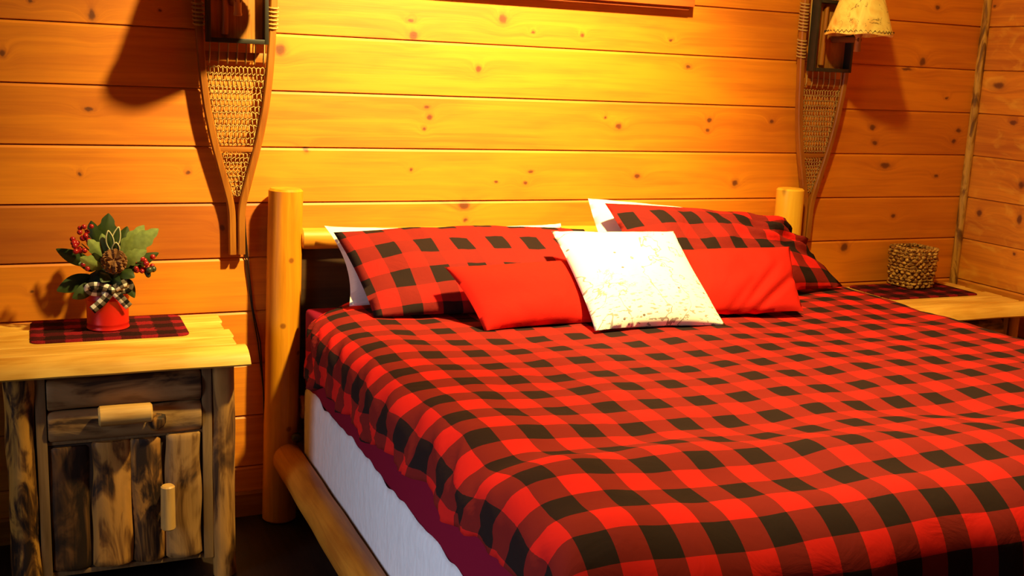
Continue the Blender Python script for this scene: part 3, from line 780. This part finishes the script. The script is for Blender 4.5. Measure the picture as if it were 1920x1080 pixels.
# (base, tip, width, material, lobes)
for b, tp, w, mt_, lb in [
    (at(0.215, 0.95, -0.18), at(0.338, 1.045, -0.20), 0.070, Lp, 5), (at(0.210, 0.935, -0.20), at(0.300, 0.985, -0.24), 0.055, Lp, 5),
    (at(0.225, 0.95, -0.15), at(0.300, 1.050, -0.15), 0.06, Lp, 4),
    (at(0.180, 0.93, -0.20), at(0.110, 0.972, -0.24), 0.055, Lp, 5), (at(0.185, 0.95, -0.19), at(0.135, 1.02, -0.21), 0.05, Lp, 4),
    (at(0.195, 0.95, -0.19), at(0.175, 1.035, -0.20), 0.045, Lp, 4),
    (at(0.150, 0.93, -0.15), at(0.048, 0.985, -0.16), 0.050, Lf, 0), (at(0.145, 0.90, -0.17), at(0.045, 0.862, -0.19), 0.058, Lf, 0),
    (at(0.150, 0.88, -0.19), at(0.085, 0.845, -0.22), 0.050, Lf, 0),
    (at(0.185, 0.95, -0.14), at(0.200, 1.085, -0.13), 0.075, Lf, 4), (at(0.170, 0.95, -0.14), at(0.150, 1.065, -0.14), 0.06, Lf, 4),
    (at(0.215, 0.93, -0.14), at(0.255, 1.04, -0.11), 0.06, Lf, 0), (at(0.230, 0.90, -0.18), at(0.262, 0.835, -0.21), 0.040, Lf, 0),
    (at(0.235, 0.92, -0.16), at(0.340, 0.965, -0.16), 0.045, Lf, 0), (at(0.165, 0.93, -0.19), at(0.150, 0.985, -0.235), 0.05, Lf, 0),
    (at(0.220, 0.92, -0.21), at(0.262, 0.905, -0.25), 0.045, Lf, 0), (at(0.19, 0.91, -0.20), at(0.165, 0.895, -0.255), 0.045, Lf, 0), (at(0.20, 0.90, -0.20), at(0.225, 0.892, -0.255), 0.045, Lf, 0),
    (at(0.165, 0.93, -0.16), at(0.105, 0.945, -0.21), 0.05, Lf, 0), (at(0.23, 0.93, -0.17), at(0.290, 0.925, -0.21), 0.045, Lf, 0)]:
    leaf(b, tp, w, mt_, 0.012, lb, random.uniform(-0.4, 0.4))
for b, tp, w in [(at(0.205, 0.985, -0.215), at(0.222, 1.055, -0.215), 0.026), (at(0.200, 0.985, -0.215), at(0.192, 1.045, -0.22), 0.024), (at(0.210, 0.975, -0.22), at(0.212, 1.012, -0.235), 0.024)]:
    leaf(b, tp, w, Lf, 0.004, 0, 0, 'leaf', M['leaf_edge'])['label'] = 'small holly leaf with cream edge'
# berries on wiry stems
def berries(c, n, r, spread, mat, src):
    for i in range(n):
        q = Vector(c) + Vector((random.uniform(-1, 1) * spread[0], random.uniform(-1, 1) * spread[1], random.uniform(-1, 1) * spread[2]))
        p = MB(); p.sphere(q, r * random.uniform(0.85, 1.1), 10, 7); p.build('berry', mat, ar, smooth=180)
    p = MB(); s0 = Vector(src); s1 = Vector(c); p.tube([s0, s0.lerp(s1, 0.5) + Vector((0, -0.012, 0.01)), s1], [0.0025, 0.002, 0.0015], 5); p.build('stem', M['stem'], ar)
berries((0.128, -0.19, 1.045), 6, 0.0075, (0.020, 0.014, 0.016), M['berry'], (0.18, -0.17, 0.94))
berries((0.118, -0.20, 1.005), 12, 0.0085, (0.026, 0.016, 0.024), M['berry'], (0.17, -0.17, 0.93))
berries((0.128, -0.225, 0.962), 5, 0.0080, (0.014, 0.012, 0.028), M['berry'], (0.17, -0.18, 0.92))
berries((0.293, -0.225, 0.945), 13, 0.0080, (0.030, 0.016, 0.022), M['berry'], (0.21, -0.18, 0.92))
berries((0.308, -0.235, 0.915), 4, 0.0095, (0.012, 0.010, 0.018), M['berry_dark'], (0.22, -0.19, 0.91))
# pine cone
p = MB(); pc = Vector((0.205, -0.235, 0.955))
ax = Vector((0.0, -0.85, 0.25)).normalized(); e1 = ax.cross(Vector((0, 0, 1))).normalized(); e2 = ax.cross(e1)
for ring in range(6):
    rr = 0.032 * math.cos((ring - 1.2) / 5.6 * PI / 2) + 0.004; kk = max(4, int(rr * 330)); ox = ax * (-0.022 + ring * 0.010)
    for k in range(kk):
        an = 2 * PI * (k + 0.5 * (ring % 2)) / kk; dr = e1 * math.cos(an) + e2 * math.sin(an); tg = ax.cross(dr)
        b0 = pc + ox + dr * rr * 0.35; tpv = pc + ox + dr * rr + ax * 0.007; w = rr * 2.2 / kk * 1.15
        p.add([b0 - tg * w * 0.5, b0 + tg * w * 0.5, tpv + tg * w * 0.9, tpv + ax * 0.004 + dr * 0.003, tpv - tg * w * 0.9,
               b0 + ax * 0.004, tpv + ax * 0.006], [[0, 1, 2, 3, 4], [0, 4, 6, 5], [1, 5, 6, 2], [4, 3, 6], [3, 2, 6], [0, 5, 1]])
p.sphere(pc, 0.016, 10, 6); p.build('pine_cone', M['cone'], ar, smooth=20)
# ribbon bow
def ribbon(pts, w, name='bow_loop', up=(0, 0, 1)):
    pts = [Vector(q) for q in pts]; n = len(pts); d = [0]
    for a, b in zip(pts, pts[1:]): d.append(d[-1] + (b - a).length)
    vs, uv, fs = [], [], []
    for i, q in enumerate(pts):
        t = (pts[min(i + 1, n - 1)] - pts[max(i - 1, 0)]).normalized(); sd = t.cross(Vector((0, -1, 0)))
        if sd.length < 0.35: sd = Vector(up)
        sd.normalize()
        for k in range(5): vs.append(q + sd * w * (k / 4 - 0.5) + Vector((0, -0.002 * math.sin(k / 4 * PI), 0))); uv.append((d[i], w * k / 4))
    for i in range(n - 1):
        for k in range(4): fs.append([i * 5 + k, i * 5 + k + 1, i * 5 + k + 6, i * 5 + k + 5])
    b = MB(); b.add(vs, fs, uv); return b.build(name, M['gingham'], ar, smooth=180, fix=False, solid=(0.0012, 0))
def bez(a, b, c, d, n=14):
    a, b, c, d = map(Vector, (a, b, c, d)); return [a * (1 - t) ** 3 + b * 3 * t * (1 - t) ** 2 + c * 3 * t * t * (1 - t) + d * t ** 3 for t in [i / n for i in range(n + 1)]]
kx, ky, kz = 0.195, -0.237, 0.868
ribbon(bez((kx, ky, kz), (kx - 0.03, ky - 0.012, kz + 0.022), (kx - 0.075, ky - 0.006, kz + 0.020), (kx - 0.062, ky + 0.004, kz + 0.002)) + bez((kx - 0.062, ky + 0.004, kz + 0.002), (kx - 0.05, ky + 0.008, kz - 0.012), (kx - 0.02, ky + 0.006, kz - 0.004), (kx, ky + 0.004, kz))[1:], 0.024)
ribbon(bez((kx, ky, kz), (kx + 0.02, ky - 0.014, kz + 0.010), (kx + 0.05, ky - 0.010, kz + 0.038), (kx + 0.052, ky + 0.002, kz + 0.012)) + bez((kx + 0.052, ky + 0.002, kz + 0.012), (kx + 0.05, ky + 0.008, kz - 0.010), (kx + 0.02, ky + 0.006, kz - 0.004), (kx, ky + 0.004, kz))[1:], 0.024)
ribbon(bez((kx, ky, kz), (kx - 0.014, ky - 0.004, kz - 0.022), (kx - 0.030, ky + 0.002, kz - 0.040), (kx - 0.056, ky + 0.004, kz - 0.060)), 0.025, 'bow_tail')
ribbon(bez((kx, ky, kz), (kx + 0.020, ky - 0.004, kz - 0.012), (kx + 0.030, ky + 0.004, kz - 0.034), (kx + 0.050, ky + 0.012, kz - 0.056)), 0.024, 'bow_tail')
p = MB(); p.sphere((kx, ky - 0.004, kz), 0.011, 12, 8)
p.uv = [(v.x, v.z) for v in p.v]; p.build('bow_knot', M['gingham'], ar)

# ------------------------------------------------------------------ woven basket
bk = thing('woven_basket', 'small square woven seagrass basket in the right corner', 'basket', (3.450, -0.093, 0.7215))
def rsq(c, h, r, n=12):
    pts = []
    for sx, sy, a0 in ((1, 1, 0), (-1, 1, 90), (-1, -1, 180), (1, -1, 270)):
        for k in range(4):
            a = math.radians(a0 + 30 * k); pts.append((c[0] + sx * (h - r) + r * math.cos(a), c[1] + sy * (h - r) + r * math.sin(a)))
    out = []
    for i in range(len(pts)):
        a, b = pts[i], pts[(i + 1) % len(pts)]; m = max(1, int(math.dist(a, b) / 0.006))
        for k in range(m): out.append((a[0] + (b[0] - a[0]) * k / m, a[1] + (b[1] - a[1]) * k / m))
    return out
bc = (3.450, -0.093); rows = 11
p = MB()
for r_ in range(rows):
    z = 0.7300 + r_ * 0.0142; h = 0.064 + 0.008 * r_ / rows; pts = rsq(bc, h, 0.014); q, rad = [], []; per = 5
    for k, (a, b) in enumerate(pts):
        ph = (k / per + 0.5 * r_) * 2 * PI; w = 0.0042 * math.cos(ph)
        dx, dy = a - bc[0], b - bc[1]; l = math.hypot(dx, dy)
        q.append((a + dx / l * w, b + dy / l * w, z + 0.0016 * math.sin(ph * 2 + r_) + 0.0022 * mnoise.noise(Vector((a * 40, b * 40, r_)))))
        rad.append(0.0066 + 0.0022 * math.cos(ph) + 0.0012 * mnoise.noise(Vector((a * 90, b * 90, r_ * 3))))
    p.tube(q, rad, 7, closed=True)
p.build('weave', M['seagrass'], bk, smooth=180)
p = MB(); pts = rsq(bc, 0.0715, 0.014)
for s in (0, 1):
    q = [(a, b + 0.0, 0.7300 + rows * 0.0142 + 0.002 + 0.0042 * math.sin(k * 0.9 + PI * s)) for k, (a, b) in enumerate(pts)]
    p.tube([(bc[0] + (a - bc[0]) * (1 + 0.03 * math.cos(k * 0.9 + PI * s)), bc[1] + (b - bc[1]) * (1 + 0.03 * math.cos(k * 0.9 + PI * s)), z) for k, (a, b, z) in enumerate(q)], 0.0058, 7, closed=True)
p.build('rim', M['seagrass'], bk, smooth=180)
p = MB(); p.box(bc[0] - 0.062, bc[0] + 0.062, bc[1] - 0.062, bc[1] + 0.062, 0.7225, 0.730, 0.003); p.build('base', M['seagrass'], bk)

# ------------------------------------------------------------------ snowshoe lamps
def snowshoe_lamp(label, group, side):
    """local x = 0 on the shoe axis, wall face at y = 0, real heights"""
    t = thing('snowshoe_wall_lamp', label, 'wall lamp', (0, 0, 0), group)
    # half width of the frame centre line by height
    prof = [(0.93, 0.0145), (1.06, 0.015), (1.10, 0.019), (1.15, 0.032), (1.22, 0.050), (1.31, 0.073), (1.41, 0.092), (1.50, 0.103), (1.62, 0.112), (1.75, 0.118), (1.90, 0.119), (2.03, 0.112), (2.14, 0.094), (2.22, 0.066), (2.255, 0.035), (2.266, 0.0)]
    def hw(z):
        for (a, b), (c, d) in zip(prof, prof[1:]):
            if a <= z <= c:
                u = (z - a) / (c - a); return b + (d - b) * u
        return prof[0][1]
    def yy(z): return -0.024 - 0.018 * min(1, max(0, (z - 1.05) / 0.5))
    zs = [0.93 + (2.15 - 0.93) * i / 60 for i in range(61)] + [2.15 + 0.116 * math.sin(i / 14 * PI / 2) for i in range(1, 15)]
    def smooth_hw(z): return (hw(max(0.93, z - 0.02)) + hw(z) + hw(min(2.266, z + 0.02))) / 3 if z < 2.2 else hw(z)
    for sgn in (-1, 1):
        pass
    p = MB()
    left = [(-smooth_hw(z), yy(z), z) for z in zs]; right = [(smooth_hw(z), yy(z), z) for z in reversed(zs[:-1])]
    vs, fs = [], []; path = left + right; n = len(path); a_, b_ = 0.0115, 0.014
    for i, q in enumerate(path):
        q = Vector(q); tg = (Vector(path[min(i + 1, n - 1)]) - Vector(path[max(i - 1, 0)])).normalized()
        sd = tg.cross(Vector((0, 1, 0))).normalized(); nn = Vector((0, 1, 0))
        for (u, w) in ((-.7, -1), (.7, -1), (1, -.7), (1, .7), (.7, 1), (-.7, 1), (-1, .7), (-1, -.7)): vs.append(q + sd * u * a_ + nn * w * b_)
    for i in range(n - 1):
        for k in range(8): fs.append([i * 8 + k, i * 8 + (k + 1) % 8, (i + 1) * 8 + (k + 1) % 8, (i + 1) * 8 + k])
    fs.append(list(range(8))); fs.append([(n - 1) * 8 + k for k in range(8)]); p.add(vs, fs)
    p.build('frame', M['ash'], t, smooth=35)['label'] = 'bent wooden snowshoe frame with long tail'
    for z, h in ((1.568, 0.030), (1.275, 0.016), (1.955, 0.028)):
        w = smooth_hw(z) - 0.008; p = MB(); p.box(-w, w, yy(z) - 0.006, yy(z) + 0.006, z - h / 2, z + h / 2, 0.003); p.build('crossbar', M['crossbar'], t)
    # laced webbing between the two lower crossbars, in the tail triangle and in the toe
    p = MB(); rnd = random.Random(3)
    def lace(z0, z1, dz, dx, r):
        nrow = int((z1 - z0) / dz)
        for i in range(nrow + 1):
            z = z0 + (z1 - z0) * i / nrow; w = smooth_hw(z) - 0.016
            if w < 0.006: continue
            m = max(3, int(2 * w / dx * 2)); pts = []
            for k in range(m + 1):
                xx = -w + 2 * w * k / m
                pts.append((xx, yy(z) + 0.002 * (-1) ** k, z + 0.0028 * (-1) ** (k // 1) * (1 if i % 2 else -1) + rnd.uniform(-1, 1) * 0.0016))
            p.tube(pts, r, 5)
            e = 0.010                                         # loops out to the wooden frame
            for s_ in (-1, 1): p.tube([(s_ * w, yy(z), z), (s_ * (w + e), yy(z) - 0.002, z + rnd.uniform(-0.006, 0.006))], r * 0.9, 4)
            if i < nrow:
                zn = z0 + (z1 - z0) * (i + 1) / nrow; wn = smooth_hw(zn) - 0.016; c = max(2, int(2 * min(w, wn) / dx))
                for k in range(c + 1):
                    xx = -min(w, wn) + 2 * min(w, wn) * (k + (0.5 if i % 2 else 0)) / (c + 0.5)
                    p.tube([(xx + rnd.uniform(-.0015, .0015), yy(z) - 0.002, z), (xx + rnd.uniform(-.0015, .0015), yy(zn) + 0.001, zn)], r * 0.95, 4)
        for s_ in (-1, 1):
            p.tube([(s_ * (smooth_hw(z0 + (z1 - z0) * i / 20) - 0.016), yy(z0), z0 + (z1 - z0) * i / 20) for i in range(21)], r, 5)
    lace(1.290, 1.535, 0.0195, 0.0135, 0.0021)
    lace(1.125, 1.262, 0.0150, 0.0130, 0.0017)
    lace(1.975, 2.215, 0.022, 0.016, 0.0018)
    for k in range(7):                                        # strings from the toe bar up behind the box
        xx = -0.085 + 0.17 * k / 6; p.tube([(xx, yy(1.6) - 0.006, 1.545), (xx + 0.002, yy(1.6) - 0.009, 1.568), (xx + 0.004, yy(1.6) - 0.005, 1.62), (xx + 0.004, yy(1.6), 1.69), (xx, yy(1.6) + 0.004, 1.94)], 0.0024, 5)
    p.build('webbing', M['rawhide'], t, smooth=180)['label'] = 'pale rawhide lacing'
    # rawhide binding round the frame
    for s_, zs_ in [(a, b) for a in (-1, 1) for b in ([1.665 + 0.0125 * i for i in range(6)], [1.768 + 0.0125 * i for i in range(9)])]:
        p = MB()
        for z in zs_:
            c = Vector((s_ * smooth_hw(z), yy(z), z)); ring = []
            for k in range(12):
                a = 2 * PI * k / 12; ring.append(c + Vector((math.cos(a) * 0.0165, math.sin(a) * 0.0185, 0.004 * math.sin(a))))
            p.tube(ring, 0.0032, 5, closed=True)
        p.build('binding', M['rawhide'], t, smooth=180)
    # lantern box on the shoe
    sx, sy = 0.022 * side, -0.205
    x0, x1, z0, z1, yb, yf = -0.098, 0.092, 1.610, 1.885, -0.060, -0.102
    p = MB(); b = 0.0125
    for (a, c, d, e) in ((x0, x0 + b, z0, z1), (x1 - b, x1, z0, z1), (x0 + b, x1 - b, z0, z0 + b * 1.15), (x0 + b, x1 - b, z1 - b, z1)): p.box(a, c, yf, yb, d, e, 0.002)
    p.build('box_frame', M['lantern'], t)['label'] = 'dark square metal frame'
    p = MB(); p.box(x0 + 0.012, x1 - 0.012, yb - 0.004, yb + 0.002, z0 + 0.012, z1 - 0.012, 0.001); p.build('back_panel', M['panel'], t)['label'] = 'brown wooden back panel'
    p = MB(); p.log((-0.040, yb - 0.014, z0 + 0.024), (-0.036, yb - 0.014, z1 - 0.022), 0.011, 0.010, 12, 10, 0.06, 4, 0.002); p.build('upright', M['ash'], t)
    p = MB(); p.log((sx * 0.7, yb - 0.004, 1.735), (sx, -0.215, 1.735), 0.012, 0.011, 12, 8, 0.04, 5, 0.002); p.build('arm', M['arm'], t)
    p = MB(); p.lathe([(0.004, 1.690), (0.0125, 1.690), (0.0135, 1.694), (0.0115, 1.700), (0.0115, 1.745), (0.015, 1.752), (0.015, 1.80), (0.008, 1.805), (0.003, 1.805)], 16, (sx, sy)); p.build('socket', M['socket'], t)
    p = MB(); p.lathe([(0.010, 1.803), (0.013, 1.82), (0.026, 1.85), (0.029, 1.872), (0.024, 1.893), (0.010, 1.905), (0.002, 1.906)], 16, (sx, sy)); p.build('bulb', M['white'], t)
    # parchment shade, an open cone
    p = MB(); rb, rt, zb, zt = 0.127, 0.058, 1.752, 1.965
    seg = 48; vs, fs, uv = [], [], []
    ringz = [(rb - 0.003, zb + 0.002), (rb + 0.001, zb), (rb + 0.002, zb + 0.006)] + [(rb + (rt - rb) * (i / 10), zb + (zt - zb) * i / 10) for i in range(1, 11)] + [(rt - 0.003, zt)] + [(rb - 0.003 + (rt - rb) * (i / 10), zb + (zt - zb) * i / 10) for i in range(9, 0, -1)]
    for r, z in ringz:
        for k in range(seg):
            a = 2 * PI * k / seg; rr = r * (1 + 0.012 * math.sin(a * 7 + 1) * (z - zb) / (zt - zb) + 0.010 * math.sin(a * 5))
            vs.append((sx + rr * math.cos(a), sy + rr * math.sin(a), z + 0.003 * math.sin(a * 6 + 1)))
    n = len(ringz)
    for i in range(n):
        for k in range(seg): fs.append([i * seg + k, i * seg + (k + 1) % seg, ((i + 1) % n) * seg + (k + 1) % seg, ((i + 1) % n) * seg + k])
    p.add(vs, fs); sh = p.build('lamp_shade', M['shade'], t, smooth=60); sh['label'] = 'mottled yellow parchment shade'
    for z, r in ((zb + 0.010, rb), (zt - 0.008, rt)):
        p = MB(); pts = [(sx + (r + 0.001 + 0.002 * math.sin(k * 2.6)) * math.cos(2 * PI * k / 90), sy + (r + 0.001 + 0.002 * math.sin(k * 2.6)) * math.sin(2 * PI * k / 90), z + 0.005 * (-1) ** k) for k in range(90)]
        p.tube(pts, 0.0013, 4, closed=True); p.build('stitching', M['cord'], sh)
    p = MB()
    for k in range(3):
        a = 2 * PI * k / 3; p.tube([(sx, sy, zt - 0.02), (sx + (rt - 0.004) * math.cos(a), sy + (rt - 0.004) * math.sin(a), zt - 0.008)], 0.0018, 5)
    p.tube([(sx, sy, 1.80), (sx, sy, zt - 0.02)], 0.002, 5); p.build('spider', M['lantern'], sh)
    return t
la = snowshoe_lamp('snowshoe wall lamp above the left nightstand with cord hanging down', 'snowshoe wall lamps', -1)
lb = snowshoe_lamp('snowshoe wall lamp by the right bed post with yellow parchment shade', 'snowshoe wall lamps', 1)
la.location = (0.600, 0, 0); ORG[la] = Vector((0.600, 0, 0))
lb.location = (2.915, 0, 0.0)
for dx in (0.0, 0.008):
    p = MB(); p.tube([(0.618 + dx, -0.006, 1.15), (0.628 + dx * 0.6, -0.005, 1.0), (0.634 + dx, -0.005, 0.88), (0.652 + dx * 0.4, -0.005, 0.74), (0.672 + dx, -0.005, 0.62), (0.690, -0.006, 0.45), (0.696 + dx, -0.020, 0.12)], 0.0022, 6)
    p.build('cord', M['cord'], la)['label'] = 'thin dark cord'

# ------------------------------------------------------------------ wall sign over the bed
sg = thing('wall_sign', 'red stained wooden plank sign above the bed, lower edge showing', 'wall sign', (1.72, -0.02, 1.805))
p = MB(); p.box(1.15, 2.272, -0.034, -0.002, 1.812, 2.46, 0.0015); p.build('backing', M['sign_side'], sg)
for i in range(6):
    p = MB(); p.box(1.142, 2.288, -0.046, -0.0345, 1.824 + i * 0.108, 1.824 + i * 0.108 + 0.1065, 0.0015); p.build('board', M['sign'], sg)

# ------------------------------------------------------------------ light
def lamp(name, kind, loc, energy, color, **k):
    d = bpy.data.lights.new(name, kind); d.energy = energy; d.color = color
    for a, b in k.items(): setattr(d, a, b)
    o = bpy.data.objects.new(name, d); COL.objects.link(o); o.location = loc; return o
LX = (1.55, -1.40, 2.92)
LC = (1.0, 0.78, 0.27)
lamp('ceiling_lamp', 'POINT', LX, 150, LC, shadow_soft_size=0.06)
sp = lamp('wall_fill_spot', 'SPOT', LX, 780, LC, shadow_soft_size=0.06, spot_size=math.radians(78), spot_blend=1.0)  # added spot, brightens mid wall and steepens the falloff, no fixture of its own
sp.rotation_euler = (Vector((1.36, 0.0, 1.42)) - sp.location).to_track_quat('-Z', 'Y').to_euler()
dn = lamp('bed_fill_spot', 'SPOT', LX, 420, LC, shadow_soft_size=0.06, spot_size=math.radians(92), spot_blend=1.0)  # second added spot, lifts the bed and its right side
dn.rotation_euler = (Vector((2.2, -1.65, 0.8)) - dn.location).to_track_quat('-Z', 'Y').to_euler()
w = lamp('window_daylight', 'AREA', (-2.3, -2.15, 1.25), 11, (0.70, 0.80, 1.0), shape='RECTANGLE', size=0.9, size_y=1.1, spread=math.radians(70))
w.rotation_euler = (Vector((0.8, -1.75, 0.30)) - w.location).to_track_quat('-Z', 'Y').to_euler()
wd = bpy.data.worlds.new('room air'); sc.world = wd; wd.use_nodes = True
bg = wd.node_tree.nodes['Background']; bg.inputs[0].default_value = (1.0, 0.72, 0.45, 1); bg.inputs[1].default_value = 0.015

# ------------------------------------------------------------------ camera
cam = bpy.data.cameras.new('camera'); co = bpy.data.objects.new('camera', cam); COL.objects.link(co); sc.camera = co
cam.sensor_width = 36; cam.lens = 38.2416; cam.clip_start = 0.05
R_ = Vector((0.916686, -0.397371, 0.042222)); U_ = Vector((0.040071, 0.196532, 0.979678)); F_ = Vector((0.397594, 0.896366, -0.196082))
mtx = Matrix((R_, U_, -F_)).transposed().to_4x4(); mtx.translation = Vector((0, -3.63083, 1.56336)); co.matrix_world = mtx
sc.view_settings.view_transform = 'Standard'; sc.view_settings.look = 'None'; sc.view_settings.gamma = 1.0
sc.view_settings.use_curve_mapping = False; sc.view_settings.exposure = 0.0
